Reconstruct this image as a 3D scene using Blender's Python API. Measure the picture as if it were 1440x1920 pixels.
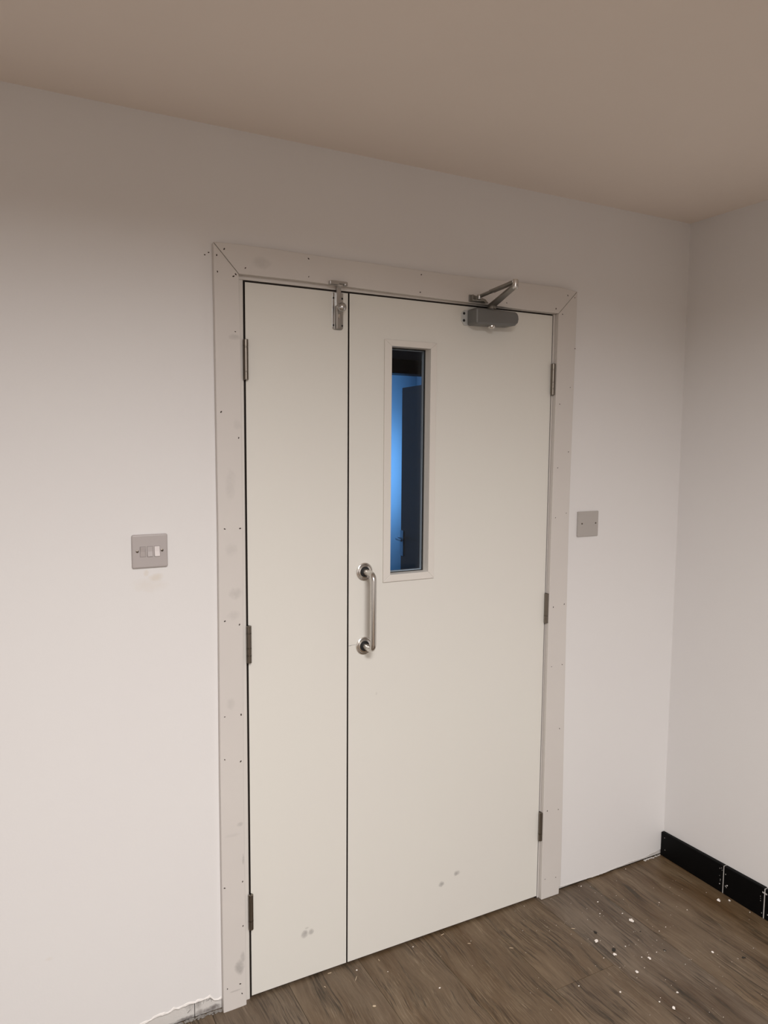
import bpy, bmesh, math, random
from mathutils import Vector, Matrix
random.seed(7)
scn = bpy.context.scene
for o in list(bpy.data.objects): bpy.data.objects.remove(o)

# ------------------------------------------------------------------ camera
CAM = Vector((-0.61054, -1.9653, 1.61565))
a, b, c = [math.radians(v) for v in (-27.7674, -5.32818, 0.42538)]
fw = Vector((-math.sin(a)*math.cos(b), math.cos(a)*math.cos(b), math.sin(b)))
r0 = Vector((math.cos(a), math.sin(a), 0)); u0 = r0.cross(fw)
rt = r0*math.cos(c) + u0*math.sin(c); up = -r0*math.sin(c) + u0*math.cos(c)
cd = bpy.data.cameras.new('camera'); cam = bpy.data.objects.new('camera', cd)
scn.collection.objects.link(cam)
cd.sensor_fit = 'VERTICAL'; cd.sensor_height = 24.0; cd.sensor_width = 18.0
cd.lens = 1392.18/1920*24.0; cd.clip_start = 0.02
M = Matrix((rt, up, -fw)).transposed().to_4x4(); M.translation = CAM
cam.matrix_world = M; scn.camera = cam

# ------------------------------------------------------------------ world, lights, exposure
w = bpy.data.worlds.new('world'); scn.world = w; w.use_nodes = True
w.node_tree.nodes['Background'].inputs[0].default_value = (0.5, 0.6, 0.8, 1)
w.node_tree.nodes['Background'].inputs[1].default_value = 0.02

def area(name, loc, rot, sx, sy, power, col, spread=180):
    l = bpy.data.lights.new(name, 'AREA'); l.shape = 'RECTANGLE'; l.size = sx; l.size_y = sy
    l.energy = power; l.color = col; l.spread = math.radians(spread)
    o = bpy.data.objects.new(name, l); scn.collection.objects.link(o)
    o.location = loc; o.rotation_euler = rot
    return o
# ceiling light of the room near the viewer, then an added one further back
area('ceiling_area_light', (-0.28, -2.20, 2.415), (0, 0, 0), 0.6, 0.6, 64, (1.0, 0.978, 0.97), 167.5)
area('ceiling_area_light', (-0.35, -4.4, 2.415), (0, 0, 0), 0.6, 0.6, 140, (1.0, 0.968, 0.945), 170)  # added unseen lamp, lifts the ceiling by bounce
# daylight from a window in the room beyond the hallway
area('far_room_blue_light', (3.44, 4.45, 1.30), (0, math.radians(90), 0), 0.9, 0.6, 17, (0.19, 0.50, 1.0))

area('far_room_blue_light', (0.35, 3.30, 1.45), (0, math.radians(-90), 0), 0.55, 0.5, 2.6, (0.22, 0.52, 1.0))  # added weak blue fill from the left for the open leaf and lever
scn.view_settings.view_transform = 'Standard'; scn.view_settings.look = 'None'
scn.view_settings.gamma = 1.0; scn.view_settings.use_curve_mapping = False
scn.view_settings.exposure = 0.0

# ------------------------------------------------------------------ material helpers
def mat(name, col, rough=0.5, metal=0.0, spec=0.5):
    m = bpy.data.materials.new(name); m.use_nodes = True
    p = m.node_tree.nodes['Principled BSDF']
    p.inputs['Base Color'].default_value = (*col, 1); p.inputs['Roughness'].default_value = rough
    p.inputs['Metallic'].default_value = metal; p.inputs['Specular IOR Level'].default_value = spec
    return m
class NT:
    def __init__(s, m): s.m = m; s.t = m.node_tree; s.p = s.t.nodes['Principled BSDF']
    def n(s, typ, **kw):
        x = s.t.nodes.new(typ)
        for k, v in kw.items(): setattr(x, k, v)
        return x
    def l(s, a, b): s.t.links.new(a, b)
    def math(s, op, a, b=None, clamp=False):
        x = s.n('ShaderNodeMath', operation=op); x.use_clamp = clamp
        for i, v in enumerate((a, b)):
            if v is None: continue
            if isinstance(v, (int, float)): x.inputs[i].default_value = v
            else: s.l(v, x.inputs[i])
        return x.outputs[0]
    def mix(s, fac, a, b, typ='MIX'):
        x = s.n('ShaderNodeMix', data_type='RGBA', blend_type=typ)
        for i, v in ((0, fac), (6, a), (7, b)):
            if isinstance(v, (int, float)): x.inputs[i].default_value = v
            elif isinstance(v, tuple): x.inputs[i].default_value = (*v, 1)
            else: s.l(v, x.inputs[i])
        return x.outputs[2]
    def noise(s, vec, scale, detail=3, rough=0.5, sc=(1, 1, 1)):
        mp = s.n('ShaderNodeMapping'); mp.inputs['Scale'].default_value = sc; s.l(vec, mp.inputs[0])
        x = s.n('ShaderNodeTexNoise'); s.l(mp.outputs[0], x.inputs['Vector'])
        x.inputs['Scale'].default_value = scale; x.inputs['Detail'].default_value = detail
        x.inputs['Roughness'].default_value = rough
        return x.outputs[0]
    def ramp(s, f, a, b):
        x = s.n('ShaderNodeMapRange'); x.clamp = True; s.l(f, x.inputs[0])
        x.inputs[1].default_value = a; x.inputs[2].default_value = b
        return x.outputs[0]
def painted(name, col, rough, col2=None, mottle=0.35, stains=(), scol=(0.3, 0.28, 0.26), bump=0.0, spec=0.4):
    """painted surface, fine mottling; stains = (x, z, rx, rz, strength) dirt marks at world places"""
    m = mat(name, col, rough, spec=spec); k = NT(m)
    g = k.n('ShaderNodeNewGeometry').outputs['Position']
    c2 = col2 or tuple(v*0.93 for v in col)
    n1 = k.ramp(k.noise(g, 2.2, 4, 0.6), 0.35, 0.7)
    out = k.mix(k.math('MULTIPLY', n1, mottle), tuple(col), tuple(c2))
    if stains:
        sep = k.n('ShaderNodeSeparateXYZ'); k.l(g, sep.inputs[0])
        wob = k.noise(g, 60, 3, 0.6); tot = None
        for (sx, sz, rx, rz, st) in stains:
            dx = k.math('DIVIDE', k.math('SUBTRACT', sep.outputs[0], sx), rx)
            dz = k.math('DIVIDE', k.math('SUBTRACT', sep.outputs[2], sz), rz)
            d = k.math('ADD', k.math('MULTIPLY', dx, dx), k.math('MULTIPLY', dz, dz))
            d = k.math('ADD', d, k.math('MULTIPLY', k.math('SUBTRACT', wob, 0.5), 1.8))
            v = k.math('MULTIPLY', k.math('SUBTRACT', 1.0, d, True), st)
            tot = v if tot is None else k.math('MAXIMUM', tot, v)
        out = k.mix(tot, out, scol)
    k.l(out, k.p.inputs['Base Color'])
    if bump:
        bp = k.n('ShaderNodeBump'); bp.inputs['Strength'].default_value = bump; bp.inputs['Distance'].default_value = 0.0015
        k.l(k.noise(g, 170, 3, 0.6), bp.inputs['Height']); k.l(bp.outputs[0], k.p.inputs['Normal'])
    return m
def metal(name, col, rough, aniso=False):
    m = mat(name, col, rough, 1.0); k = NT(m)
    co = k.n('ShaderNodeTexCoord').outputs['Object']
    n1 = k.noise(co, 60, 4, 0.6, (1, 1, 0.15))
    k.l(k.math('ADD', k.math('MULTIPLY', n1, 0.15), rough-0.07), k.p.inputs['Roughness'])
    return m

M_wall = painted('white emulsion wall', (0.81, 0.795, 0.785), 0.62, (0.80, 0.78, 0.775), 0.8,
                 [(-0.245, 1.262, 0.022, 0.012, 0.35), (-0.27, 1.275, 0.008, 0.010, 0.35),
                  (-0.262, 1.243, 0.05, 0.022, 0.14), (-0.53, 0.30, 0.01, 0.006, .15)],
                 (0.66, 0.56, 0.42), bump=0.12)
M_ceil = painted('ceiling emulsion', (0.90, 0.815, 0.745), 0.8, None, 0.3, bump=0.1)
M_door1 = painted('door cream paint', (0.785, 0.77, 0.715), 0.42, (0.78, 0.755, 0.71), 0.6,
                  [(0.166, 0.146, 0.012, 0.014, 0.75), (0.186, 0.147, 0.010, 0.011, 0.6), (0.173, 0.163, 0.008, 0.004, 0.45)],
                  (0.36, 0.345, 0.33))
M_door2 = painted('door cream paint wide', (0.785, 0.77, 0.715), 0.42, (0.78, 0.755, 0.71), 0.6,
                  [(0.649, 0.167, 0.013, 0.010, 0.75), (0.708, 0.189, 0.014, 0.010, 0.75), (0.403, 0.852, 0.004, 0.006, 0.3),
                   (0.325, 1.0125, 0.020, 0.0012, 0.7), (0.312, 1.0118, 0.007, 0.0016, 1.0)],
                  (0.36, 0.345, 0.33))
M_arch = painted('primed grey-white mdf', (0.69, 0.655, 0.62), 0.5, (0.665, 0.625, 0.595), 0.9,
                 [(-0.040, 0.122, 0.016, 0.026, 0.55), (-0.030, 0.150, 0.008, 0.02, 0.4), (-0.05, 1.327, 0.02, 0.02, 0.13),
                  (-0.038, 1.205, 0.022, 0.018, 0.24), (-0.045, 1.145, 0.02, 0.015, 0.16), (-0.056, 0.898, 0.014, 0.018, 0.16),
                  (-0.034, 0.548, 0.010, 0.007, 0.3), (-0.055, 0.52, 0.025, 0.006, 0.12), (0.04, 2.09, 0.03, 0.018, 0.22),
                  (-0.036, 1.89, 0.018, 0.008, 0.28), (-0.05, 1.50, 0.016, 0.05, 0.13), (-0.03, 1.66, 0.012, 0.015, 0.14),
                  (-0.055, 0.055, 0.024, 0.003, 0.35), (-0.026, 0.44, 0.003, 0.02, 0.4)], (0.30, 0.285, 0.27))
M_lining = painted('lining paint', (0.72, 0.685, 0.645), 0.45)
M_bead = painted('vision panel bead paint', (0.78, 0.745, 0.695), 0.4)
M_dark = mat('dark rebate', (0.02, 0.014, 0.010), 0.8)
M_edge = mat('dark leaf edge', (0.035, 0.02, 0.012), 0.7)  # leaf edges coloured near-black so the gaps read dark
M_seal_hollow = mat('black seal and hollow', (0.01, 0.01, 0.01), 0.6)
M_black = mat('black gloss skirting', (0.002, 0.002, 0.0022), 0.55, spec=0.12)
M_chip = painted('white filler', (0.55, 0.53, 0.51), 0.8)
M_crumb = painted('plaster crumb', (0.88, 0.82, 0.76), 0.9)
M_darkcrumb = mat('dark crumb', (0.03, 0.025, 0.02), 0.9)
M_splint = painted('pale wood splinter', (0.62, 0.50, 0.36), 0.8)
M_hole = mat('pin hole', (0.05, 0.035, 0.028), 0.9)
M_tornw = painted('torn plaster edge', (0.90, 0.87, 0.84), 0.9, bump=0.5)
M_under = painted('bare plaster board', (0.72, 0.70, 0.675), 0.9, (0.55, 0.52, 0.49), 1.0, [(-.152, .038, .012, .022, .45), (-.176, .034, .010, .02, .25), (-.185, .004, .03, .008, .9), (-.118, .007, .035, .012, .95), (-.150, .006, .014, .014, .9), (-.25, .003, .04, .004, .8)], (0.20, 0.18, 0.17), bump=0.5)
M_dust = painted('grey plaster dust', (0.30, 0.28, 0.26), 0.95, (0.16, 0.15, 0.14), 1.0, bump=0.8)
M_steel = metal('satin stainless steel', (0.66, 0.64, 0.61), 0.24)
M_steelp = metal('polished steel', (0.74, 0.72, 0.69), 0.2)
M_hinge = metal('hinge steel', (0.24, 0.215, 0.185), 0.30)
M_bolt = mat('zinc bolt steel', (0.50, 0.49, 0.475), 0.28, 1.0)
M_closer = mat('silver grey closer paint', (0.19, 0.19, 0.185), 0.45, 0.35)
M_armm = metal('closer arm steel', (0.30, 0.285, 0.26), 0.36)
M_plate = mat('closer mounting plate', (0.62, 0.63, 0.62), 0.4, 0.2)
M_screw = mat('black screw', (0.02, 0.02, 0.02), 0.4)
M_sw = painted('grey metal switch plate', (0.47, 0.43, 0.42), 0.32, None, 0.2, spec=0.6)
M_sw2 = painted('grey metal blank plate', (0.46, 0.43, 0.405), 0.36, None, 0.2, spec=0.5)
M_swd = mat('switch groove', (0.26, 0.23, 0.225), 0.5)
M_rock = mat('grey rocker', (0.46, 0.42, 0.41), 0.3)
M_rockw = mat('white rocker', (0.78, 0.73, 0.72), 0.22)
M_brass = mat('dull screw', (0.20, 0.17, 0.14), 0.35, 0.8)
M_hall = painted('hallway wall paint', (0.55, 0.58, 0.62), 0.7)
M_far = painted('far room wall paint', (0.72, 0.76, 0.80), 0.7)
M_blackframe = mat('black door frame paint', (0.006, 0.006, 0.008), 0.5)
M_brown = mat('dark brown door varnish', (0.30, 0.11, 0.05), 0.30, spec=0.5)
M_lever = mat('pale lever metal', (0.85, 0.86, 0.88), 0.3, 0.2)
M_floor2 = mat('hallway carpet', (0.08, 0.075, 0.07), 0.9)
M_glass = mat('fire glass', (1, 1, 1), 0.0); k = NT(M_glass)
k.p.inputs['Transmission Weight'].default_value = 1.0; k.p.inputs['IOR'].default_value = 1.45
tr = k.n('ShaderNodeBsdfTransparent'); gl = k.n('ShaderNodeBsdfGlossy'); gl.inputs['Roughness'].default_value = 0.02
fr = k.n('ShaderNodeFresnel'); fr.inputs[0].default_value = 1.34
mx = k.n('ShaderNodeMixShader'); k.l(fr.outputs[0], mx.inputs[0]); k.l(tr.outputs[0], mx.inputs[1]); k.l(gl.outputs[0], mx.inputs[2])
tr.inputs[0].default_value = (0.93, 0.96, 0.98, 1)
k.l(mx.outputs[0], k.t.nodes['Material Output'].inputs[0])

# wood effect plank: grain runs along y
M_wood = mat('oak effect vinyl plank', (0.12, 0.09, 0.065), 0.42, spec=0.4); k = NT(M_wood)
g = k.n('ShaderNodeNewGeometry').outputs['Position']; sx_ = k.n('ShaderNodeSeparateXYZ'); k.l(k.n('ShaderNodeObjectInfo').outputs['Color'], sx_.inputs[0]); oi = sx_.outputs[0]
off = k.n('ShaderNodeCombineXYZ'); k.l(k.math('MULTIPLY', oi, 37.0), off.inputs[0]); k.l(k.math('MULTIPLY', oi, 91.0), off.inputs[1])
va = k.n('ShaderNodeVectorMath', operation='ADD'); k.l(g, va.inputs[0]); k.l(off.outputs[0], va.inputs[1]); v = va.outputs[0]
wn = k.n('ShaderNodeTexNoise'); k.l(v, wn.inputs['Vector']); wn.inputs['Scale'].default_value = 3.0; wn.inputs['Detail'].default_value = 2
wv = k.n('ShaderNodeVectorMath', operation='SCALE'); k.l(wn.outputs[1], wv.inputs[0]); wv.inputs['Scale'].default_value = 0.055
v2 = k.n('ShaderNodeVectorMath', operation='ADD'); k.l(v, v2.inputs[0]); k.l(wv.outputs[0], v2.inputs[1]); v2 = v2.outputs[0]
broad = k.ramp(k.noise(v2, 5.0, 4, 0.6, (2.6, 0.45, 1)), 0.36, 0.64)
mid = k.ramp(k.noise(v2, 22, 5, 0.65, (3.0, 0.24, 1)), 0.38, 0.64)
fine = k.ramp(k.noise(v2, 95, 4, 0.75, (3.0, 0.10, 1)), 0.40, 0.62)
streak = k.math('MULTIPLY', k.ramp(k.noise(v2, 60, 4, 0.7, (3.0, 0.09, 1)), 0.50, 0.60), k.ramp(k.noise(v, 6, 2, 0.5, (1.3, 0.7, 1)), 0.46, 0.60))
light = k.math('MULTIPLY', k.ramp(k.noise(v2, 140, 3, 0.7, (3.0, 0.07, 1)), 0.56, 0.64), k.ramp(k.noise(v, 5, 2, 0.5, (2.0, 0.8, 1)), 0.40, 0.58))
col = k.mix(broad, (0.080, 0.044, 0.020), (0.200, 0.150, 0.104))
col = k.mix(k.math('MULTIPLY', k.ramp(k.noise(v, 1.7, 2, 0.5, (1.4, .8, 1)), 0.42, 0.66), 0.55), col, (0.160, 0.125, 0.094))
col = k.mix(k.math('MULTIPLY', mid, 0.48), col, (0.060, 0.038, 0.022))
col = k.mix(k.math('MULTIPLY', fine, 0.30), col, (0.215, 0.165, 0.115))
col = k.mix(k.math('MULTIPLY', streak, 0.80), col, (0.036, 0.024, 0.015))
col = k.mix(k.math('MULTIPLY', light, 0.55), col, (0.33, 0.27, 0.20))
# dark cracks and knots
crack = k.ramp(k.noise(v2, 9, 6, 0.75, (3.8, 0.25, 1)), 0.57, 0.66)
col = k.mix(k.math('MULTIPLY', crack, 0.75), col, (0.024, 0.020, 0.013))
vor = k.n('ShaderNodeTexVoronoi'); mp = k.n('ShaderNodeMapping'); mp.inputs['Scale'].default_value = (1.6, 0.75, 1); k.l(v2, mp.inputs[0]); k.l(mp.outputs[0], vor.inputs['Vector']); vor.inputs['Scale'].default_value = 2.6
knot = k.math('SUBTRACT', 1.0, k.ramp(vor.outputs['Distance'], 0.03, 0.11))
col = k.mix(k.math('MULTIPLY', knot, 0.62), col, (0.035, 0.024, 0.018))
hsv = k.n('ShaderNodeHueSaturation'); k.l(col, hsv.inputs['Color'])
k.l(k.math('ADD', k.math('MULTIPLY', oi, 0.16), 0.86), hsv.inputs['Value'])
k.l(k.math('ADD', k.math('MULTIPLY', k.math('FRACT', k.math('MULTIPLY', oi, 7.3)), 0.40), 0.95), hsv.inputs['Saturation'])
k.l(hsv.outputs[0], k.p.inputs['Base Color'])
bp = k.n('ShaderNodeBump'); bp.inputs['Strength'].default_value = 0.25; bp.inputs['Distance'].default_value = 0.0006
k.l(k.math('ADD', fine, mid), bp.inputs['Height']); k.l(bp.outputs[0], k.p.inputs['Normal'])

# ------------------------------------------------------------------ mesh helpers
class B:
    def __init__(s): s.bm = bmesh.new()
    def box(s, x0, x1, y0, y1, z0, z1):
        m = Matrix.Translation(((x0+x1)/2, (y0+y1)/2, (z0+z1)/2)) @ Matrix.Diagonal((x1-x0, y1-y0, z1-z0, 1))
        bmesh.ops.create_cube(s.bm, size=1, matrix=m); return s
    def prism_y(s, pts, y0, y1):
        """polygon of (x, z) points, extruded from y0 (front) to y1"""
        f = [s.bm.verts.new((x, y0, z)) for x, z in pts]; k = [s.bm.verts.new((x, y1, z)) for x, z in pts]
        n = len(pts); s.bm.faces.new(f); s.bm.faces.new(k[::-1])
        for i in range(n): s.bm.faces.new((f[(i+1) % n], f[i], k[i], k[(i+1) % n]))
        return s
    def prism_z(s, pts, z0, z1):
        f = [s.bm.verts.new((x, y, z0)) for x, y in pts]; k = [s.bm.verts.new((x, y, z1)) for x, y in pts]
        n = len(pts); s.bm.faces.new(f[::-1]); s.bm.faces.new(k)
        for i in range(n): s.bm.faces.new((f[i], f[(i+1) % n], k[(i+1) % n], k[i]))
        return s
    def lathe(s, prof, org, axis, n=32):
        """profile of (radius, distance along axis)"""
        ax = Vector(axis).normalized(); q = ax.to_track_quat('Z', 'Y').to_matrix(); org = Vector(org); rings = []
        for r, h in prof:
            if r < 1e-6: rings.append([s.bm.verts.new(org+ax*h)]); continue
            rings.append([s.bm.verts.new(org + q @ Vector((r*math.cos(2*math.pi*i/n), r*math.sin(2*math.pi*i/n), h))) for i in range(n)])
        for A, C in zip(rings, rings[1:]):
            for i in range(n):
                j = (i+1) % n
                if len(A) == 1 and len(C) == 1: continue
                if len(A) == 1: s.bm.faces.new((A[0], C[j], C[i])) if False else s.bm.faces.new((A[0], C[i], C[j]))
                elif len(C) == 1: s.bm.faces.new((A[j], A[i], C[0])) if False else s.bm.faces.new((A[i], A[j], C[0]))
                else: s.bm.faces.new((A[i], A[j], C[j], C[i]))
        if len(rings[0]) > 1: s.bm.faces.new(rings[0][::-1])
        if len(rings[-1]) > 1: s.bm.faces.new(rings[-1])
        return s
    def tube(s, pts, r, n=20):
        pts = [Vector(p) for p in pts]; rings = []; ref = None
        for i, p in enumerate(pts):
            d = (pts[min(i+1, len(pts)-1)]-pts[max(i-1, 0)]).normalized()
            if ref is None: ref = d.orthogonal().normalized()
            ref = (ref - d*ref.dot(d)).normalized(); o2 = d.cross(ref)
            rings.append([s.bm.verts.new(p + (ref*math.cos(2*math.pi*t/n)+o2*math.sin(2*math.pi*t/n))*r) for t in range(n)])
        for A, C in zip(rings, rings[1:]):
            for i in range(n): s.bm.faces.new((A[i], A[(i+1) % n], C[(i+1) % n], C[i]))
        s.bm.faces.new(rings[0][::-1]); s.bm.faces.new(rings[-1]); return s
    def obj(s, name, m, parent=None, bevel=0, smooth=False, seg=2, label=None):
        bmesh.ops.recalc_face_normals(s.bm, faces=s.bm.faces)
        me = bpy.data.meshes.new(name); s.bm.to_mesh(me); s.bm.free()
        me.materials.append(m); o = bpy.data.objects.new(name, me); scn.collection.objects.link(o)
        if smooth:
            for p in me.polygons: p.use_smooth = True
            e = o.modifiers.new('edge', 'EDGE_SPLIT'); e.split_angle = math.radians(40)
        if bevel:
            bv = o.modifiers.new('bevel', 'BEVEL'); bv.width = bevel; bv.segments = seg; bv.limit_method = 'ANGLE'
            bv.angle_limit = math.radians(50)
        if parent is not None: adopt(o, parent)
        if label: o['label'] = label
        return o
def adopt(o, parent):
    o.parent = parent
    # children are modelled in room coordinates: keep them there
    inv = Matrix.Translation(-world_loc(parent)); o.matrix_parent_inverse = inv
def world_loc(o):
    t = Vector(o.location)
    if o.parent is not None and not o.matrix_parent_inverse.is_identity: t = o.matrix_parent_inverse.translation + t + world_loc(o.parent)
    elif o.parent is not None: t = t + world_loc(o.parent)
    return t
def root(name, loc=(0, 0, 0)):
    o = bpy.data.objects.new(name, None); o.empty_display_size = 0.05; o.location = loc; scn.collection.objects.link(o); return o
def tag(o, label=None, cat=None, group=None, kind=None):
    if label: o['label'] = label
    if cat: o['category'] = cat
    if group: o['group'] = group
    if kind: o['kind'] = kind
    return o
def jag(x0, x1, z0, z1, n, amp, seed):
    r = random.Random(seed); return [(x0+(x1-x0)*i/n, z0+(z1-z0)*i/n + r.uniform(-amp, amp)) for i in range(n+1)]

# ================================================================== THE SETTING
XR, ZC = 1.6853, 2.4233           # right wall plane, ceiling height
XL, YF = -3.2, -6.5               # left wall, wall behind the photographer
# ---- door wall, one outline with the doorway notched out and the torn bottom edges
left_jag = [(XL, 0.036), (-1.6, 0.040), (-0.9, 0.034), (-0.60, 0.040), (-0.45, 0.036), (-0.3093, 0.036), (-0.283, 0.0415), (-0.2597, 0.0455), (-0.240, 0.0445),
            (-0.222, 0.0500), (-0.210, 0.0470), (-0.190, 0.0485), (-0.175, 0.0500), (-0.1633, 0.0480), (-0.140, 0.0475), (-0.1211, 0.0500), (-0.113, 0.0400),
            (-0.1091, 0.0350), (-0.098, 0.0320), (-0.060, 0.0340)]
right_jag = [(1.085, 0.014), (1.1569, 0.0130), (1.20, 0.0100), (1.26, 0.0085), (1.351, 0.0060), (1.385, 0.0065), (1.43, 0.0110), (1.465, 0.0100), (1.5039, 0.0145),
             (1.54, 0.0120), (1.585, 0.0110), (1.605, 0.0160), (1.633, 0.0175), (1.66, 0.0220), (XR+0.1, 0.0230)]
wb = B().prism_y([(XL-0.1, 0.036)] + left_jag[1:] + [(-0.032, 0.034), (-0.032, 2.075), (1.083, 2.075), (1.083, 0.014)] + right_jag[1:]
                 + [(XR+0.1, ZC+0.1), (XL-0.1, ZC+0.1)], 0.0, 0.10).obj('wall_back', M_wall)
tag(wb, 'white painted wall around the double door, with a torn bottom edge', 'wall', kind='structure')
# recessed bare board left where the old skirting came off
B().box(XL, -0.1648, 0.006, 0.012, 0.0005, 0.062).obj('bare_board', M_under, wb, label='bare board exposed under the torn paint edge')
B().box(-0.1628, -0.040, 0.0055, 0.012, 0.0005, 0.058).obj('bare_board', M_under, wb, label='bare board exposed under the torn paint edge')
B().box(1.07, XR+0.05, 0.004, 0.012, 0.0035, 0.032).obj('bare_board', M_under, wb, label='bare board exposed under the torn paint edge')
def lip(pts, thick, seed, zup, depth):
    r = random.Random(seed); bb = B(); fine = []
    for (xa, za), (xb, zb) in zip(pts, pts[1:]):
        n = max(1, int((xb-xa)/0.006))
        for i in range(n): fine.append((xa+(xb-xa)*i/n, za+(zb-za)*i/n))
    fine.append(pts[-1]); prev = None
    for x, z in fine:
        t = thick*r.uniform(0.1, 1.6); d = depth*r.uniform(0.5, 1.2); u = zup*r.uniform(0.2, 1.6)
        row = [bb.bm.verts.new(q) for q in ((x, 0.004, z-t), (x, -d, z-t*0.6), (x, -d*0.7, z+u*0.5), (x, 0.002, z+u))]
        if prev:
            for i in range(3): bb.bm.faces.new((prev[i], row[i], row[i+1], prev[i+1]))
        prev = row
    return bb
tp = lip([p for p in left_jag if p[0] > -0.95][:-1] + [(-0.089, 0.033)], 0.0026, 3, 0.0065, 0.0018).obj('torn_plaster_edge', M_tornw, wb); tp['kind'] = 'stuff'
tp = lip([p for p in right_jag if 1.15 < p[0] < 1.67], 0.0012, 4, 0.0022, 0.0014).obj('torn_plaster_edge', M_under, wb); tp['kind'] = 'stuff'
# tear marks scratched in the bare board
def scratch(bb, x0, z0, x1, z1, w, y=0.0050):
    d = Vector((x1-x0, 0, z1-z0)).normalized(); nrm = Vector((-d.z, 0, d.x))*w
    bb.bm.faces.new([bb.bm.verts.new((x+sx*nrm.x, y, z+sx*nrm.z)) for x, z, sx in ((x0, z0, 1), (x0, z0, -1), (x1, z1, -0.4), (x1, z1, 0.4))])
bb = B(); r = random.Random(9)
for i in range(9): scratch(bb, -0.157+i*0.0045, 0.046, -0.157+i*0.0045+r.uniform(-.001, .001), 0.046-r.uniform(.008, .020), 0.0007)
for q in ((-0.128, 0.035, -0.113, 0.041, .0009), (-0.113, 0.041, -0.117, 0.028, .0008), (-0.184, 0.019, -0.175, 0.027, .0012), (-0.12, 0.036, -0.112, 0.034, .0006)): scratch(bb, *q)
for i in range(7): scratch(bb, -0.19+i*0.0042, 0.047, -0.19+i*0.0042, 0.047-r.uniform(.006, .022), 0.0005)
o = bb.obj('tear_marks', M_dust, wb); o['kind'] = 'stuff'

XE = 4.6                           # added unseen bay at the right, so the glass reflects a dim space
wr = B().box(XR, XR+0.1, -1.5, 0.0, 0, ZC+0.1).obj('wall_right', M_wall)
tag(wr, 'plain white wall at right, black skirting along its foot', 'wall', kind='structure')
wl = B().box(XL-0.1, XL, YF-0.1, 0.0, 0, ZC+0.1).obj('wall_left', M_wall); tag(wl, 'white wall out of view at left', 'wall', kind='structure')
we = B().box(XE, XE+0.1, YF-0.1, -1.4, 0, ZC+0.1).obj('wall_added_bay_side', M_wall); tag(we, 'unseen far side wall of the added bay', 'wall', kind='structure')
wn = B().box(XR+0.1, XE, -1.5, -1.4, 0, ZC+0.1).obj('wall_added_bay', M_wall); tag(wn, 'unseen return wall of the added bay', 'wall', kind='structure')
wf = B().box(XL-0.1, XE+0.1, YF-0.1, YF, 0, ZC+0.1).obj('wall_front', M_wall); tag(wf, 'white wall behind the viewer', 'wall', kind='structure')
# ceiling with a soft coved edge where plaster meets the walls
ce = B().box(XL-0.1, XE+0.1, YF-0.1, 0.1, ZC, ZC+0.1).obj('ceiling', M_ceil); tag(ce, 'smooth painted ceiling above the door', 'ceiling', kind='structure')

# ---- floor: sub floor and planks
fl = B().box(XL-0.1, XE+0.1, YF-0.1, 0.10, -0.06, -0.0035).obj('floor', M_dark); tag(fl, 'brown wood effect plank floor', 'floor', kind='structure')
PW, PL, GAP = 0.233, 1.22, 0.0005
seam0 = 1.047
xs = []
x = seam0
while x > XL: x -= PW
while x < XR: xs.append(x); x += PW
offs = {0.814: -0.380, 1.047: -0.90, 0.581: -0.66, 0.348: -0.62, 0.115: -0.86, 1.280: -1.13, 1.513: -0.73, -0.118: -0.40}
for i, x0 in enumerate(xs):
    x1 = min(x0+PW, XR+0.004); x0c = max(x0, XL)
    if x1-x0c < 0.01: continue
    e = None
    for kx, kv in offs.items():
        if abs(kx-x0) < 0.02: e = kv
    if e is None: e = -random.uniform(0.2, 1.2)
    ytop = 0.052 if -0.04 < (x0+x1)/2 < 1.09 else 0.0055
    ys = [ytop, e]
    while ys[-1] > YF: ys.append(max(ys[-1]-PL, YF-0.01))
    prnd = [0.50, 0.47] if abs(x0-0.814) < 0.02 else []
    for yt, yb in zip(ys, ys[1:]):
        if yt-yb < 0.01: continue
        B().box(x0c+GAP, x1-GAP, yb+GAP, yt-GAP, -0.0035, 0.0).obj('plank', M_wood, fl, bevel=0.0004, seg=1).color = (prnd.pop(0) if prnd else random.uniform(.42, .53), 0, 0, 1)

# ---- black skirting on the right wall
br = root('baseboard_right', (XR-0.008, -0.3, 0)); tag(br, 'black skirting board in short lengths along the right wall', 'skirting board', kind='structure')
SK = XR-0.015
def sk_board(y0, y1, h0, h1):
    bb = B(); pr = [(SK, 0.0015), (SK, -1), (SK+0.0022, -2), (XR-0.0003, -2), (XR-0.0003, 0.0015)]
    A, C = [], []
    for (x, z) in pr:
        za = {-1: h0-0.0022, -2: h0}.get(z, z); zb = {-1: h1-0.0022, -2: h1}.get(z, z)
        A.append(bb.bm.verts.new((x, y0, za))); C.append(bb.bm.verts.new((x, y1, zb)))
    bb.bm.faces.new(A); bb.bm.faces.new(C[::-1])
    for i in range(5): j = (i+1) % 5; bb.bm.faces.new((A[j], A[i], C[i], C[j]))
    return bb.obj('skirting_board', M_black, br, bevel=0.0006, seg=1)
sk1 = sk_board(-0.0025, -0.2835, 0.0965, 0.1050); sk2 = sk_board(-0.2870, -0.4450, 0.1050, 0.1095); sk3 = sk_board(-0.4485, -2.4, 0.1085, 0.110)
B().box(SK+0.0008, XR-0.001, -0.2872, -0.2833, 0.0015, 0.1035).obj('joint_filler', M_chip, br, label='grey filled joint between two skirting lengths')
B().box(SK+0.0004, XR-0.001, -0.4490, -0.4446, 0.0015, 0.1070).obj('joint_filler', M_chip, br, label='grey filled joint between two skirting lengths')
B().box(SK-0.0004, SK+0.004, -0.4560, -0.4380, 0.0900, 0.0945).obj('joint_filler', M_chip, br, label='grey filler smear on the skirting joint')
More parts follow.
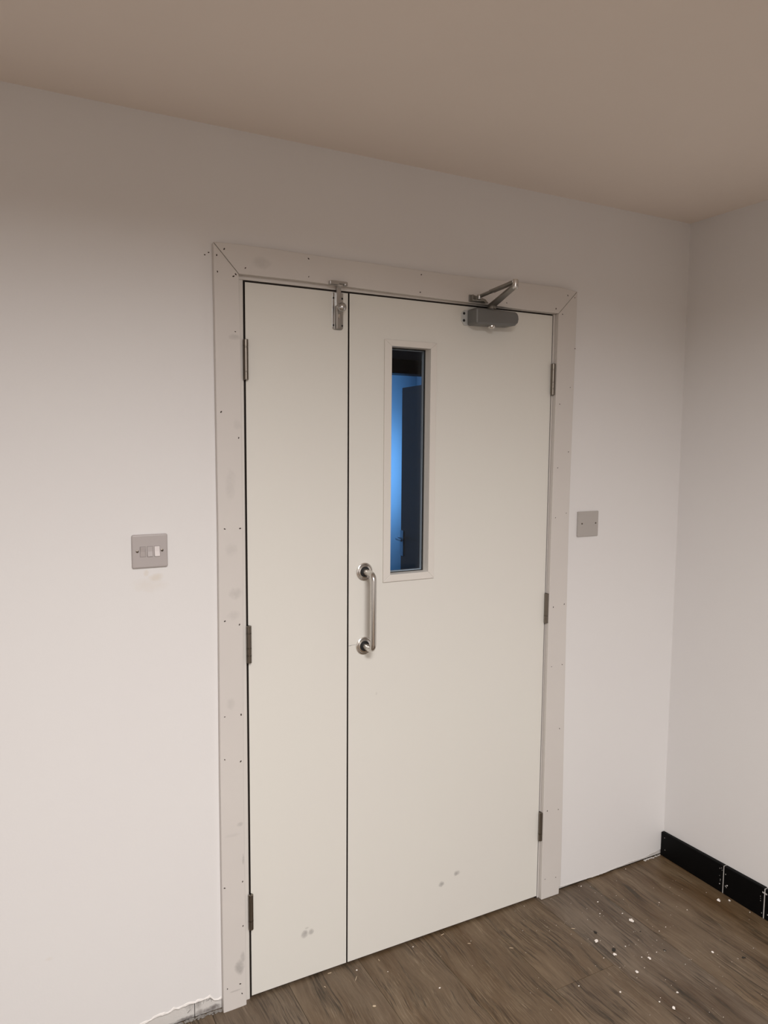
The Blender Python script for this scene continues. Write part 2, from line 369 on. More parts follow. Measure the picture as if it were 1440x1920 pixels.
def dark_edges(o):
    o.data.materials.append(M_edge)
    for p in o.data.polygons:
        if abs(p.normal.x) > 0.9 or abs(p.normal.z) > 0.9:
            if not (abs(p.normal.x) > .9 and .40 < p.center.x < .62) and not (abs(p.normal.z) > .9 and 1.0 < p.center.z < 1.95): p.material_index = 1
def blob(name, org, r, m, parent=None, squash=0.5, seed=0, axis='x', n=7):
    rr = random.Random(seed); bb = B()
    bmesh.ops.create_icosphere(bb.bm, subdivisions=1, radius=r, matrix=Matrix.Translation(org))
    for v in bb.bm.verts:
        d = v.co-Vector(org); d *= rr.uniform(0.7, 1.25)
        if axis == 'x': d.x *= squash
        elif axis == 'y': d.y *= squash
        else: d.z *= squash
        v.co = Vector(org)+d
    return bb.obj(name, m, parent)
for i, (yy, zz, rr) in enumerate([(-0.0187, 0.0786, .0015), (-0.0229, 0.031, .0017), (-0.2696, 0.0878, .0015), (-0.2701, 0.0604, .0014), (-0.2736, 0.0477, .0018),
                                  (-0.2718, 0.0304, .0024), (-0.2765, 0.0922, .0013), (-0.2735, 0.042, .0014), (-0.2790, 0.0855, .0012)]):
    blob('screw_head', (SK-0.0002, yy, zz), rr, M_chip, sk1, 0.3, i)
for i, (yy, zz, rr) in enumerate([(-0.2939, 0.0776, .0017), (-0.2957, 0.034, .0024), (-0.3025, 0.0394, .0030), (-0.2995, 0.031, .0016), (-0.4321, 0.0737, .0015),
                                  (-0.433, 0.0581, .0014), (-0.4396, 0.0171, .0016), (-0.4325, 0.066, .001)]):
    blob('screw_head', (SK-0.0002, yy, zz), rr, M_chip, sk2, 0.3, 20+i)
for i, (yy, zz, rr) in enumerate([(-0.4616, 0.0225, .002), (-0.464, 0.07, .0013)]):
    blob('screw_head', (SK-0.0002, yy, zz), rr, M_chip, sk3, 0.3, 40+i)

# ================================================================== DOOR FRAME
tf = root('trim_1', (0.53, 0, 0)); tag(tf, 'grey primed timber frame with mitred architrave around the double door', 'door frame', kind='structure')
def ol(z):   # outer edge of the left architrave (it bows a little)
    pts = [(0, -.0876), (.7, -.0880), (1.37, -.0845), (1.93, -.0862), (2.1275, -.0876)]; return lerp(pts, z)
def il(z): return lerp([(0, -.0203), (.7, -.0215), (1.37, -.0165), (1.75, -.0178), (1.93, -.0185), (2.053, -.0210)], z)
def orr(z): return lerp([(0, 1.1385), (.0285, 1.1390), (.0290, 1.1460), (.15, 1.1460), (.55, 1.1415), (.85, 1.1365), (1.31, 1.1325), (1.67, 1.1345), (1.92, 1.1378), (2.1225, 1.1395)], z)
def ir(z): return lerp([(0, 1.0582), (1.13, 1.0555), (1.73, 1.0588), (2.0445, 1.0620)], z)
def lerp(p, z):
    for (za, va), (zb, vb) in zip(p, p[1:]):
        if z <= zb: return va+(vb-va)*(z-za)/(zb-za)
    return p[-1][1]
YA = -0.018
zs = [0.001, .0285, .0291, .15, .4, .7, 1.0, 1.37, 1.6, 1.8, 1.93]
al = B().prism_y([(ol(z), z) for z in [-.003]+zs[3:]] + [(-.0876, 2.1265), (-.0213, 2.0535)] + [(il(z), z) for z in ([0.0]+zs[3:])[::-1]], YA, 0.0).obj('architrave', M_arch, tf, bevel=0.0018)
ar = B().prism_y([(ir(z), z) for z in [0.001]+zs[3:]] + [(1.0618, 2.0440), (1.1393, 2.1225)] + [(orr(z), z) for z in zs[::-1]], YA, 0.0).obj('architrave', M_arch, tf, bevel=0.0018)
head_t = [(-.0868, 2.1275), (-.0199, 2.1305), (.0856, 2.1302), (.23, 2.1275), (.4088, 2.1262), (.6272, 2.1246), (.7683, 2.1262), (.903, 2.1288), (1.06, 2.1300), (1.1387, 2.1232)]
head_b = [(-.0205, 2.0543), (.1463, 2.0553), (.4094, 2.0512), (.6285, 2.0486), (.8823, 2.0450), (1.0612, 2.0450)]
ah = B().prism_y(head_t + head_b[::-1], YA, 0.0).obj('architrave', M_arch, tf, bevel=0.0018)
nails_l = [(-.0792, 2.0951), (-.0777, 2.0537), (-.0355, 2.0463), (-.0295, 2.052), (-.0321, 1.9043), (-.0729, 1.6935), (-.0262, 1.6257), (-.0673, 1.3824), (-.0249, 1.3819), (-.07, 1.131), (-.0295, 1.1173),
           (-.0277, .863), (-.0737, .8644), (-.0752, .7431), (-.0302, .7294), (-.0286, .3766), (-.0804, .3716), (-.0288, .2437), (-.0387, .0714), (-.076, .0688), (-.0337, .0401)]
nails_h = [(-.0593, 2.1129), (-.0031, 2.0712), (.1754, 2.1161), (.1758, 2.0679), (.8484, 2.0594), (1.0978, 2.1064), (1.0491, 2.0592), (.5339, 2.1124), (.5309, 2.0611)]
nails_r = [(1.1284, 2.1021), (1.0775, 2.0436), (1.1357, 1.9353), (1.12, 1.8058), (1.0763, 1.7484), (1.1208, 1.5894), (1.0757, 1.5355), (1.1192, 1.3806), (1.0723, 1.3665),
           (1.0744, 1.058), (1.1227, 1.0638), (1.1215, .8499), (1.0738, .8488), (1.1182, .62), (1.0739, .3279), (1.124, .3218), (1.0723, .0751), (1.1214, .0687)]
for lst, par, sc in ((nails_l, al, 1.0), (nails_h, ah, 0.95), (nails_r, ar, 0.9)):
    for i, (nx, nz) in enumerate(lst):
        rr = random.Random(int(nx*1e4)+i); n = 6; ro = 0.0021*sc*rr.uniform(.8, 1.25); th = rr.uniform(0, 3)
        pts = []
        for j in range(n):
            t = 2*math.pi*j/n; px, pz = ro*1.35*math.cos(t), ro*0.8*math.sin(t)
            pts.append((nx+px*math.cos(th)-pz*math.sin(th), nz+px*math.sin(th)+pz*math.cos(th)))
        B().prism_y(pts, YA-0.00025, YA+0.001).obj('nail_hole', M_hole, par)
for nx, nz in ((-.1056, 2.0965), (-.0955, 2.1035)):
    B().prism_y([(nx+.0024*math.cos(t), nz+.0017*math.sin(t)) for t in (0, 1.05, 2.1, 3.14, 4.19, 5.24)], -0.00035, 0.001).obj('nail_hole', M_hole, wb)
# lining (jambs and head) and the stops behind the leaves
for (x0, x1) in ((-0.0320, -0.0050), (1.0550, 1.083)):
    B().box(x0, x1, 0.0, 0.0999, 0.0, 2.0440).obj('door_lining', M_lining, tf, bevel=0.001)
B().box(-0.0320, 1.083, 0.0, 0.0999, 2.0442, 2.0745).obj('door_lining', M_lining, tf, bevel=0.001)
B().box(-0.0034, 0.012, 0.046, 0.058, 0.0, 2.0437).obj('door_stop', M_dark, tf)
B().box(1.040, 1.0547, 0.046, 0.058, 0.0, 2.0437).obj('door_stop', M_dark, tf)
B().box(0.012, 1.040, 0.046, 0.058, 2.028, 2.0437).obj('door_stop', M_dark, tf)
# near-black strips filling the gaps so they read as deep shade
B().box(-0.0049, -0.0002, 0.006, 0.0455, 0.0, 2.0437).obj('gap_strip', M_dark, tf)
B().box(1.0513, 1.0549, 0.006, 0.0455, 0.0, 2.0437).obj('gap_strip', M_dark, tf)
B().box(0.0, 1.0510, 0.004, 0.0455, 2.0394, 2.0441).obj('gap_strip', M_dark, tf)
# keeper of the barrel bolt under the head
B().prism_y([(.2345, 2.0525), (.2345, 2.0620), (.2370, 2.0635), (.2860, 2.0630), (.2880, 2.0615), (.2880, 2.0525), (.2788, 2.0525), (.2788, 2.0565), (.2610, 2.0565), (.2610, 2.0525)],
            -0.0315, YA).obj('bolt_keeper', M_bolt, tf, bevel=0.0012, label='small grey steel keeper for the top bolt')

# ================================================================== DOORS
DT = 2.0390; DB = 0.0080
d1 = root('door_1', (0.0, 0, DB)); tag(d1, 'narrow cream door leaf at the left with a top bolt', 'door', kind='structure')
d2 = root('door_2', (1.0513, 0, DB)); tag(d2, 'wide cream door leaf with glazed slot and steel pull handle', 'door', kind='structure')
dark_edges(B().box(0.0005, 0.3032, 0.0, 0.0440, DB, DT).obj('door_leaf', M_door1, d1, bevel=0.0006))
B().box(0.2960, 0.3300, 0.0330, 0.0436, DB, DT-0.001).obj('astragal', M_dark, d1)
# wide leaf, with the glazing opening cut through it
x0, x1, z0, z1 = 0.4430, 0.5790, 1.2150, 1.9015
L0, L1 = 0.3078, 1.0508
bb = B(); vs = {}
for y in (0.0, 0.0440):
    O = [bb.bm.verts.new((x, y, z)) for x, z in ((L0, DB), (L1, DB), (L1, DT), (L0, DT))]
    I = [bb.bm.verts.new((x, y, z)) for x, z in ((x0, z0), (x1, z0), (x1, z1), (x0, z1))]
    for i in range(4): bb.bm.faces.new((O[i], O[(i+1) % 4], I[(i+1) % 4], I[i]))
    vs[y] = (O, I)
for t in (0, 1):
    A, C = vs[0.0][t], vs[0.0440][t]
    for i in range(4): bb.bm.faces.new((A[i], A[(i+1) % 4], C[(i+1) % 4], C[i]))
dark_edges(bb.obj('door_leaf', M_door2, d2, bevel=0.0006))
# glazing beads: front surround (mitred), rear surround, seal, pane
def ring_prism(ox0, ox1, oz0, oz1, ix0, ix1, iz0, iz1, y0, y1, name, m, par, bev=0.0012, label=None):
    O = [(ox0, oz0), (ox1, oz0), (ox1, oz1), (ox0, oz1)]; I = [(ix0, iz0), (ix1, iz0), (ix1, iz1), (ix0, iz1)]
    out = []
    for i in range(4):
        j = (i+1) % 4; out.append(B().prism_y([O[i], O[j], I[j], I[i]], y0, y1).obj(name, m, par, bevel=bev, label=label))
    return out
ring_prism(.4205, .6000, 1.1950, 1.9185, .4445, .5783, 1.2166, 1.9000, -0.0060, -0.0001, 'glazing_bead', M_bead, d2)
ring_prism(.4431, .5789, 1.2151, 1.9014, .4445, .5783, 1.2166, 1.9000, -0.0001, 0.0270, 'bead_reveal', M_bead, d2, 0)
ring_prism(.4431, .5789, 1.2151, 1.9014, .4470, .5745, 1.2190, 1.8965, 0.0272, 0.0292, 'glazing_seal', M_seal_hollow, d2, 0)
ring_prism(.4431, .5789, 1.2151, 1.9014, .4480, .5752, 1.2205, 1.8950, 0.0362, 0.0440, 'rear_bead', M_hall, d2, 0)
B().box(.4432, .5788, 0.0294, 0.0360, 1.2152, 1.9013).obj('glass_pane', M_glass, d2, label='clear narrow glass pane')

# ---- hinges
def hinge(x, zc, h, par, side, style):
    r = 0.0072; seg = [0]; prof = [(0.0, 0.0), (r*0.75, 0.0), (r, 0.0012)]
    cuts = {0: (0.2, 0.8), 1: (0.2, 0.4, 0.8), 2: (0.25,)}[style]
    for cc in cuts:
        hh = cc*h; prof += [(r, hh-0.0012), (r*0.86, hh-0.0009), (r*0.86, hh-0.0003), (r*1.03, hh), (r*1.03, hh+0.0014), (r*.86, hh+.0017), (r*.86, hh+.0022), (r, hh+0.0025)]
    prof += [(r, h-0.0012), (r*0.75, h), (0.0, h)]
    k = B().lathe(prof, (x, -0.0075, zc-h/2), (0, 0, 1), 24).obj('hinge', M_hinge, par, smooth=True, label='steel butt hinge knuckle')
    s = -1 if side == 'L' else 1
    B().box(x-0.0030, x-0.0012, -0.007, 0.036, zc-h/2, zc+h/2).obj('hinge_leaf', M_hinge, k)
    B().box(x+0.0004, x+0.0022, -0.007, 0.036, zc-h/2, zc+h/2).obj('hinge_leaf', M_hinge, k)
    return k
hinge(-0.0012, 1.8345, 0.108, d1, 'L', 0); hinge(0.0003, 1.0555, 0.106, d1, 'L', 1); hinge(-0.0018, 0.2715, 0.106, d1, 'L', 2)
hinge(1.0533, 1.8300, 0.104, d2, 'R', 1); hinge(1.0528, 1.0545, 0.104, d2, 'R', 2); hinge(1.0537, 0.2710, 0.104, d2, 'R', 2)

# ---- barrel bolt on the narrow leaf
def rrect(x0, x1, z0, z1, r, n=5, top=True):
    P = []
    for cx, cz, a0 in ((x1-r, z0+r, -90), (x1-r, z1-r, 0), (x0+r, z1-r, 90), (x0+r, z0+r, 180)):
        rr = r if (top or cz < (z0+z1)/2) else 0.001
        ccx = cx if rr == r else (x1-rr if cx > (x0+x1)/2 else x0+rr); ccz = cz if rr == r else z1-rr
        for i in range(n+1): t = math.radians(a0+90*i/n); P.append((ccx+rr*math.cos(t), ccz+rr*math.sin(t)))
    return P
bolt = B().prism_y(rrect(.2528, .2872, 1.9335, 2.0365, .008, top=False), -0.0025, 0.0).obj('barrel_bolt', M_bolt, d1, bevel=0.0008, label='grey steel barrel bolt backplate')
# guide rail pressed proud over the plate, slot in its middle
g_ = B()
prof = [(.2605, -.0024), (.2630, -.0105), (.2655, -.0120), (.2755, -.0120), (.2778, -.0105), (.2800, -.0024)]
g_.prism_z(prof, 1.9355, 1.9990)
g_.obj('bolt_guide', M_bolt, bolt, bevel=0.0008)
B().prism_z([(.2632, -.0028), (.2632, -.0100), (.2652, -.0118), (.2752, -.0118), (.2772, -.0100), (.2772, -.0028)], 1.9995, 2.0575).obj('bolt_bar', M_bolt, bolt, bevel=0.0006)
B().lathe([(0.0, 0), (.0050, 0), (.0050, .009), (.0100, .012), (.0130, .018), (.0124, .023), (.0075, .0280), (0.0, .0305)], (.2702, -.0118, 1.9925), (0, -1, 0), 28).obj('bolt_knob', M_bolt, bolt, smooth=True)
B().prism_y(rrect(.2672, .2732, 1.9655, 1.9765, .0028), -.0124, -.0115).obj('bolt_slot', M_steelp, bolt)
for sx, sz in ((.2566, 2.0215), (.2566, 1.9460), (.2838, 2.0215), (.2838, 1.9460)):
    B().lathe([(0, 0), (.0028, 0), (.0028, .0006), (0, .0010)], (sx, -.0024, sz), (0, -1, 0), 14).obj('screw', M_screw, bolt)

# ---- pull handle on the wide leaf
HX = 0.3588; HY = -0.062; Z0, Z1 = 1.0070, 1.2325; R = 0.0093; CR = 0.020
pts = [(HX, -0.002, Z0)]
pts += [(HX, HY+CR, Z0)]
for i in range(1, 9): t = math.pi/2*i/8; pts.append((HX, HY+CR-CR*math.sin(t), Z0+CR-CR*math.cos(t)))
for i in range(0, 9): t = math.pi/2*i/8; pts.append((HX, HY+CR-CR*math.cos(t), Z1-CR+CR*math.sin(t)))
pts += [(HX, -0.002, Z1)]
ph = B().tube(pts, R, 24).obj('pull_handle', M_steel, d2, smooth=True, label='satin stainless steel D-shaped pull handle')
for zz in (Z0, Z1):
    B().lathe([(0.0110, 0.0001), (.0258, 0.0001), (.0265, .0015), (.0262, .0038), (.0245, .0050), (.0215, .0054), (.0205, .0048), (.0155, .0058), (.0148, .0052), (.0147, .0020), (.0105, .0018)],
              (HX, 0, zz), (0, -1, 0), 40).obj('rose', M_steelp, ph, smooth=True, label='round stainless steel rose')
    B().lathe([(.0096, 0), (.0147, 0), (.0147, .0050), (.0096, .0050)], (HX, -0.0019, zz), (0, -1, 0), 32).obj('rose_hollow_shade', M_seal_hollow, ph, label='black ring inside the rose')  # black ring put in for the dark hollow round the leg

# ---- overhead door closer on the wide leaf
cp = B().prism_y([(.6885, 1.9935), (.6885, 2.0165), (.6985, 2.0262), (.760, 2.0262), (.760, 1.9800), (.6985, 1.9800)], -.0045, 0.0).obj('door_closer', M_plate, d2, bevel=0.0008, label='silver grey overhead door closer')
body = [(.7080, 2.0285), (.8560, 2.0270), (.8640, 2.0235), (.8690, 2.0150), (.8705, 2.0050), (.8680, 1.9940), (.8580, 1.9850), (.8480, 1.9830), (.7150, 1.9785), (.7080, 1.9800)]
B().prism_y(body, -.0560, -.0046).obj('closer_body', M_closer, cp, bevel=0.0065, smooth=False, seg=4)
for sz in (2.0160, 1.9945):
    B().lathe([(0, 0), (.0042, 0), (.0042, .0008), (0, .0016)], (.6965, -.0045, sz), (0, -1, 0), 16).obj('screw', M_screw, cp)
B().lathe([(0, 0), (.0125, 0), (.0125, .0050), (.0095, .0080), (.0090, .0100), (0, .0105)], (.7785, -.0360, 1.9815), (0, 0, -1), 28).obj('spindle_cap', M_steelp, cp, smooth=True, label='round bright spindle cap')
B().lathe([(0, 0), (.0085, 0), (.0085, .0030), (.0130, .0035), (.0130, .0165), (.0105, .0185), (0, .0185)], (.7785, -.0360, 2.0275), (0, 0, 1), 28).obj('arm_hub', M_armm, cp, smooth=True)
hub = Vector((.7785, -.0360, 2.0420)); elbow = Vector((.6870, -.2705, 2.0545)); shoe = Vector((.7335, -.0400, 2.0665))
def flatbar(p0, p1, w0, w1, t):
    p0, p1 = Vector(p0), Vector(p1); d = (p1-p0).normalized(); s = Vector((d.y, -d.x, 0)).normalized(); u = s.cross(d).normalized()
    bb = B(); rings = []
    for p, w_ in ((p0, w0), (p1, w1)):
        rings.append([bb.bm.verts.new(p+s*w_/2*a_+u*t/2*b_) for a_, b_ in ((1, 1), (-1, 1), (-1, -1), (1, -1))])
    for i in range(4): bb.bm.faces.new((rings[0][i], rings[0][(i+1) % 4], rings[1][(i+1) % 4], rings[1][i]))
    bb.bm.faces.new(rings[0][::-1]); bb.bm.faces.new(rings[1]); return bb
flatbar(hub, elbow-Vector((0, 0, .0035)), .025, .018, .007).obj('closer_arm', M_armm, cp, bevel=0.0012)
e2 = elbow+Vector((0, 0, .0075)); mid_ = e2.lerp(shoe, 0.66)
flatbar(e2, mid_, .019, .019, .007).obj('closer_arm', M_armm, cp, bevel=0.0012)
B().tube([mid_.lerp(e2, .03), shoe], .0055, 12).obj('arm_rod', M_armm, cp, smooth=True)
B().lathe([(.0068, -.006), (.0078, -.0048), (.0078, .0025), (.0068, .0030), (.0068, .0036), (.0082, .0040), (.0082, .0160), (.0068, .0200), (0, .0212)][::1], elbow-Vector((0, 0, .006)), (0, 0, 1), 24).obj('elbow_joint', M_steel, cp, smooth=True, label='round elbow pivot of the closer arm')
sh = B().prism_y([(.7030, 2.0500), (.7030, 2.0705), (.7200, 2.0715), (.7640, 2.0625), (.7760, 2.0520), (.7560, 2.0490)], -.0215, YA-.0001).obj('arm_shoe', M_armm, cp, bevel=0.0008)
B().box(.7060, .7100, -.0360, -.0214, 2.0520, 2.0690).obj('arm_shoe', M_armm, cp, bevel=0.0006)
B().prism_z([(.7060, -.0214), (.7060, -.0380), (.7400, -.0480), (.7640, -.0214)], 2.0500, 2.0535).obj('arm_shoe', M_armm, cp, bevel=0.0006)
B().lathe([(0, -.0085), (.0062, -.0075), (.0075, 0), (.0062, .0065), (0, .0075)], shoe-Vector((0.004, -0.003, .003)), (0, 0, 1), 20).obj('arm_pivot', M_bolt, cp, smooth=True)
B().lathe([(0, 0), (.0032, 0), (.0028, .001), (0, .0014)], (.7145, -.0214, 2.0620), (0, -1, 0), 14).obj('screw', M_steelp, cp)

# ================================================================== SWITCH PLATES
def plate(name, x0, x1, z0, z1, y, m, r=.004):
    return B().prism_y(rrect(x0, x1, z0, z1, r), -y, -.0002).obj(name, m, None, bevel=0.0022, seg=3)
sw = root('light_switch', (-.2606, 0, 1.333)); tag(sw, 'grey three-gang light switch with one white rocker, left of the door', 'light switch')
B().prism_y(rrect(-.3052, -.2152, 1.2896, 1.3768, .0050), -.0080, -.0002).obj('switch_plate', M_sw, sw, bevel=0.0042, seg=4)
for i, (xa, mm, tilt) in enumerate(((-.2849, M_rock, -1), (-.2669, M_rock, 1), (-.2490, M_rockw, 1))):
    bb = B(); xb = xa+.0128; za, zb = 1.3195, 1.3450; yb_, yt_ = (-.0088, -.0112) if tilt > 0 else (-.0112, -.0088)
    # rocker wedge: one end stands proud
    ylow, yhigh = (-.0118, -.0086) if tilt > 0 else (-.0086, -.0118)
    pts = [(za, -.0078), (za, ylow), ((za+zb)/2, -.0094), (zb, yhigh), (zb, -.0078)]
    A = [bb.bm.verts.new((xa, y, z)) for z, y in pts]; C = [bb.bm.verts.new((xb, y, z)) for z, y in pts]
    bb.bm.faces.new(A); bb.bm.faces.new(C[::-1])
    for q in range(5): bb.bm.faces.new((A[q], A[(q+1) % 5], C[(q+1) % 5], C[q]))
    rk = bb.obj('rocker', mm, sw, bevel=0.0005)
    if mm is M_rockw: rk['label'] = 'white rocker, the only light one'
    ring_prism(xa-.0009, xb+.0009, za-.0009, zb+.0009, xa-.0002, xb+.0002, za-.0002, zb+.0002, -.0082, -.0079, 'rocker_surround', M_swd, sw, 0)
for sx, sz in ((-.2920, 1.3336), (-.2300, 1.3339)):
    s_ = B().lathe([(0, 0), (.0036, 0), (.0034, .0008), (.0020, .0013), (0, .0015)], (sx, -.0080, sz), (0, -1, 0), 18).obj('screw', M_brass, sw, smooth=True)
    B().box(sx-.003, sx+.003, -.00965, -.0094, sz-.0004, sz+.0004).obj('screw_slot', M_screw, s_)
bl = root('blanking_plate', (1.231, 0, 1.337)); tag(bl, 'plain grey square blanking plate with two screws, right of the door', 'wall plate')
B().prism_y(rrect(1.1838, 1.2778, 1.2936, 1.3818, .0025), -.0070, -.0002).obj('plate_face', M_sw2, bl, bevel=0.0014, seg=2)
for sx, sz in ((1.2022, 1.3392), (1.2653, 1.3393)):
    s_ = B().lathe([(0, 0), (.0030, 0), (.0028, .0007), (0, .0012)], (sx, -.0070, sz), (0, -1, 0), 16).obj('screw', M_brass, bl, smooth=True)
    B().box(sx-.0025, sx+.0025, -.0084, -.0081, sz-.0004, sz+.0004).obj('screw_slot', M_screw, s_)

# ================================================================== HALLWAY AND ROOM BEYOND THE GLASS
def box_struct(name, m, *a_, label=None, cat='wall'):
    o = B().box(*a_).obj(name, m); tag(o, label, cat, kind='structure'); return o
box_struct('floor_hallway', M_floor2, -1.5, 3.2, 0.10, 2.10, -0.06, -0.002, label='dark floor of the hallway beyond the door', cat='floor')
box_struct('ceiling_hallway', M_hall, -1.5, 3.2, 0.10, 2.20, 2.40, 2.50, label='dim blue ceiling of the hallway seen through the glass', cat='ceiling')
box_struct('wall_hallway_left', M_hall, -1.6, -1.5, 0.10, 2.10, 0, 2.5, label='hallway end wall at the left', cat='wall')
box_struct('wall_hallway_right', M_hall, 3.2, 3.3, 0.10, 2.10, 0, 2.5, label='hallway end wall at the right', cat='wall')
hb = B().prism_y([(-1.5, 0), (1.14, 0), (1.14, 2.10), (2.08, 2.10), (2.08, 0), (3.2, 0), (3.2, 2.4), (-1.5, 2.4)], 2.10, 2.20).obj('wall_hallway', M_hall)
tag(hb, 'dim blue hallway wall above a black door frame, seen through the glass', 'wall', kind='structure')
t2 = root('trim_2', (1.6, 2.1, 0)); tag(t2, 'black frame of the doorway across the hallway', 'door frame', kind='structure')
B().box(1.12, 2.10, 2.07, 2.2001, 2.040, 2.125).obj('frame_head', M_blackframe, t2)
B().box(1.12, 1.19, 2.07, 2.2001, 0, 2.040).obj('frame_jamb', M_blackframe, t2)
B().box(2.03, 2.10, 2.07, 2.2001, 0, 2.040).obj('frame_jamb', M_blackframe, t2)
d3 = root('door_3', (2.02, 2.2, 0)); tag(d3, 'dark brown door standing open across the hallway, seen through the glass', 'door', kind='structure')
# open leaf from its hinge (2.02, 2.13) to its free edge (2.085, 2.88)
h0 = Vector((2.020, 2.130)); h1 = Vector((2.085, 2.880)); dn = (h1-h0).normalized(); nn = Vector((-dn.y, dn.x))   # nn points left (-x)
th = nn*-0.040
B().prism_z([tuple(h0), tuple(h1), tuple(h1+th), tuple(h0+th)], 0.01, 2.02).obj('door_leaf', M_brown, d3, bevel=0.002)
def along(s_, off_): v_ = h0+dn*s_+nn*off_; return (v_.x, v_.y)
B().prism_z([along(.695, .0001), along(.745, .0001), along(.745, .009), along(.695, .009)], 0.775, 0.965).obj('handle_plate', M_lever, d3, label='steel lever backplate lit blue')
pa = Vector((*along(.720, .009), .905)); pb = Vector((*along(.720, .055), .905)); pc = Vector((*along(.61, .058), .905))
B().tube([pa, pb.lerp(pa, .15), pb+Vector((0, -.008, 0)), pc], .009, 12).obj('lever', M_lever, d3, smooth=True)
# far room
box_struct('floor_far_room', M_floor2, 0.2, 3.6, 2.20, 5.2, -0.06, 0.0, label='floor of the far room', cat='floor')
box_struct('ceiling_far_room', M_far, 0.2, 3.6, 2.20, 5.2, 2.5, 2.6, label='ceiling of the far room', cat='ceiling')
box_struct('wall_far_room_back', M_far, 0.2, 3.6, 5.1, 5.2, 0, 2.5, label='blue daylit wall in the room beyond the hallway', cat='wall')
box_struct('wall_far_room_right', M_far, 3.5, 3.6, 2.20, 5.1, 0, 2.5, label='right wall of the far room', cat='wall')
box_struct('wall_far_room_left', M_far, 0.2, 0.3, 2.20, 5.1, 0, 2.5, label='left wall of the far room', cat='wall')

# ================================================================== DEBRIS ON THE FLOOR
def chip(name, x, y, r, m, seed, flat=0.55, elong=1.0):
    rr = random.Random(seed); bb = B(); th = rr.uniform(0, 3.1)
    bmesh.ops.create_icosphere(bb.bm, subdivisions=2 if r > .003 else 1, radius=1)
    off = {}
    for v in bb.bm.verts:
        k_ = rr.uniform(0.5, 1.3); p = v.co*k_
        p = Vector((p.x*elong, p.y, p.z*flat))
        p = Vector((p.x*math.cos(th)-p.y*math.sin(th), p.x*math.sin(th)+p.y*math.cos(th), p.z))
        v.co = p*r
    zm = min(v.co.z for v in bb.bm.verts)
    for v in bb.bm.verts: v.co.z -= zm
    o = bb.obj(name, m); o.location = (x, y, 0.0); return o
big = [(1.2557, -.2477, .0058, 'double white plaster crumb in the middle of the floor'), (1.0738, -.2743, .0058, 'large white plaster crumb nearest the door frame'),
       (1.0812, -.3481, .0042, 'white plaster crumb beside a black fleck'), (1.0838, -.4377, .0042, 'white plaster crumb at the lower middle of the floor'),
       (1.0664, -.5932, .0052, 'white flat plaster crumb nearest the bottom of the photo'), (1.6174, -.3108, .0058, 'white plaster crumb near the black skirting joint'),
       (1.6542, -.3263, .0040, 'small white plaster crumb touching the black skirting'), (1.1663, -.4120, .0042, 'elongated white plaster crumb right of the middle'),
       (1.3684, -.4838, .0036, 'tan plaster crumb alone at the right of the floor'), (1.1256, -.5541, .0030, 'tiny white plaster crumb above the bottommost one')]
for i, (x, y, r, lb) in enumerate(big):
    o = chip('plaster_crumb', x, y, r*1.02, M_crumb, i+3, 0.6, 1.25)
    if i == 0:
        bm_ = bmesh.new(); bm_.from_mesh(o.data)
        bmesh.ops.create_icosphere(bm_, subdivisions=1, radius=.0042, matrix=Matrix.Translation((.002, -.0068, .003))); bm_.to_mesh(o.data); bm_.free()
    tag(o, lb, 'plaster crumb', 'plaster crumbs on the floor')
small = [(1.0504, -.5556), (.9773, -.4748), (1.473, -.012), (1.2432, -.019), (1.4227, -.219), (1.4762, -.2939), (.8853, -.3996), (1.04, -.3428), (1.6600, -.4029), (1.1419, -.3342),
         (1.2305, -.1174), (.3224, -.0359), (.5298, -.0225), (.5098, -.2161), (.4045, -.0852), (1.30, -.33), (1.336, -.325), (1.19, -.17), (1.15, -.395), (1.21, -.40), (1.26, -.205)]
bb = B(); rr = random.Random(5)
for i in range(150):
    if i < len(small): x, y, r = (*small[i], rr.uniform(.0016, .0026))
    else:
        x = rr.gauss(1.22, .22); y = -abs(rr.gauss(.30, .22)); r = rr.uniform(.0005, .0012)
        if x > SK-.003 or x < -.0 or y < -1.0 or y > -.004: continue
    m_ = Matrix.Translation((x, y, r*.4)) @ Matrix.Diagonal((rr.uniform(.8, 1.5), rr.uniform(.8, 1.3), .6, 1))
    bmesh.ops.create_icosphere(bb.bm, subdivisions=1, radius=r, matrix=m_)
o = bb.obj('plaster_dust', M_crumb); tag(o, 'fine white plaster specks scattered over the wooden floor', 'plaster dust', kind='stuff')
darks = [(1.1046, -.2383, .0045, 'black fleck above the large white crumb'), (1.0951, -.3301, .0055, 'long black fleck touching a white crumb'),
         (1.2413, -.3026, .0022, 'tiny black fleck in the middle of the floor'), (1.2403, -.4059, .0030, 'dark brown fleck right of the elongated crumb'),
         (1.4358, -.5443, .0040, 'dark fleck at the far right of the floor')]
for i, (x, y, r, lb) in enumerate(darks): tag(chip('dark_fleck', x, y, r, M_darkcrumb, 50+i, .35, 1.7), lb, 'debris', 'dark flecks on the floor')
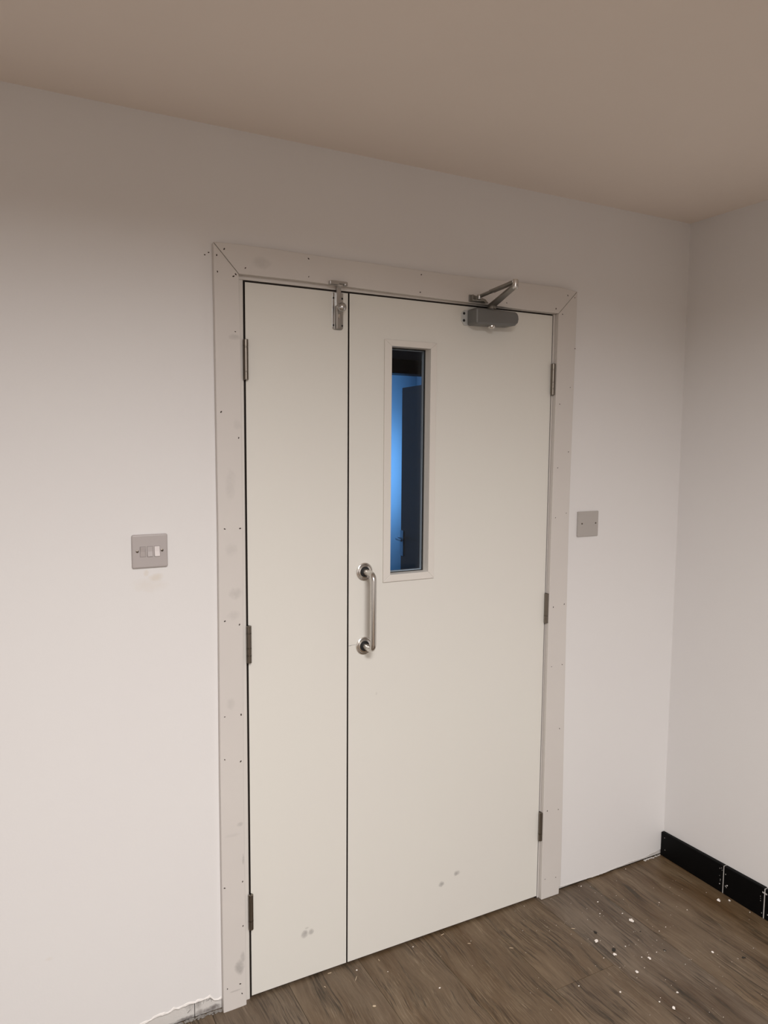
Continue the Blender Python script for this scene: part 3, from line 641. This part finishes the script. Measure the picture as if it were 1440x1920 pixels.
spl = [(.3048, -.0674, .022, .9, 'longest pale wood splinter, in front of the gap between the leaves'), (.2432, -.0090, .012, -.1, 'pale splinter under the narrow leaf'),
       (.4037, -.0274, .009, 1.6, 'pale splinter under the left of the wide leaf'), (.646, -.0146, .014, .15, 'pale splinter under the middle of the wide leaf'),
       (1.0529, -.1884, .013, -.7, 'pale splinter left of the large white crumb'), (.6997, -.0913, .010, -.5, 'thin splinter between the wide leaf and the plank end'),
       (.8083, -.1716, .013, -.6, 'thin splinter left of the plank end'), (.2078, -.0556, .008, 2.0, 'short splinter in front of the narrow leaf'),
       (.3041, -.1904, .010, -.4, 'broad pale chip at the bottom left of the floor')]
for i, (x, y, L, an, lb) in enumerate(spl):
    w_ = .0016 if i != 8 else .006
    o = B().prism_z([(-L/2, 0), (-L*.1, -w_*.6), (L/2, -w_*.25), (L*.42, w_*.4), (-L*.2, w_*.5)], 0, .0012).obj('wood_splinter', M_splint)
    o.location = (x, y, 0); o.rotation_euler = (0, 0, an); tag(o, lb, 'wood splinter', 'pale splinters on the floor')
# rubble where the old skirting was torn off, left of the frame and in the right corner
bb = B(); rr = random.Random(11)
for i in range(260):
    x = rr.uniform(-.42, -.09); y = -abs(rr.gauss(0, .005)); r = rr.uniform(.0008, .0042)
    if x > -.0885-r and y < .01: x = -.0905-r
    bmesh.ops.create_icosphere(bb.bm, subdivisions=1, radius=r, matrix=Matrix.Translation((x, min(y, .004), r*.5)) @ Matrix.Diagonal((1.5, 1, .7, 1)))
o = bb.obj('plaster_rubble', M_dust); tag(o, 'grey plaster rubble along the wall foot left of the door frame', 'rubble', kind='stuff')
bb = B(); rr = random.Random(12)
for i in range(60):
    x = rr.uniform(1.58, 1.668); y = -abs(rr.gauss(0, .003)); r = rr.uniform(.0008, .0026)
    bmesh.ops.create_icosphere(bb.bm, subdivisions=1, radius=r, matrix=Matrix.Translation((x, y, r*.5)) @ Matrix.Diagonal((1.5, 1, .9, 1)))
o = bb.obj('plaster_rubble', M_under); tag(o, 'pale plaster rubble in the corner beside the black skirting', 'rubble', kind='stuff')
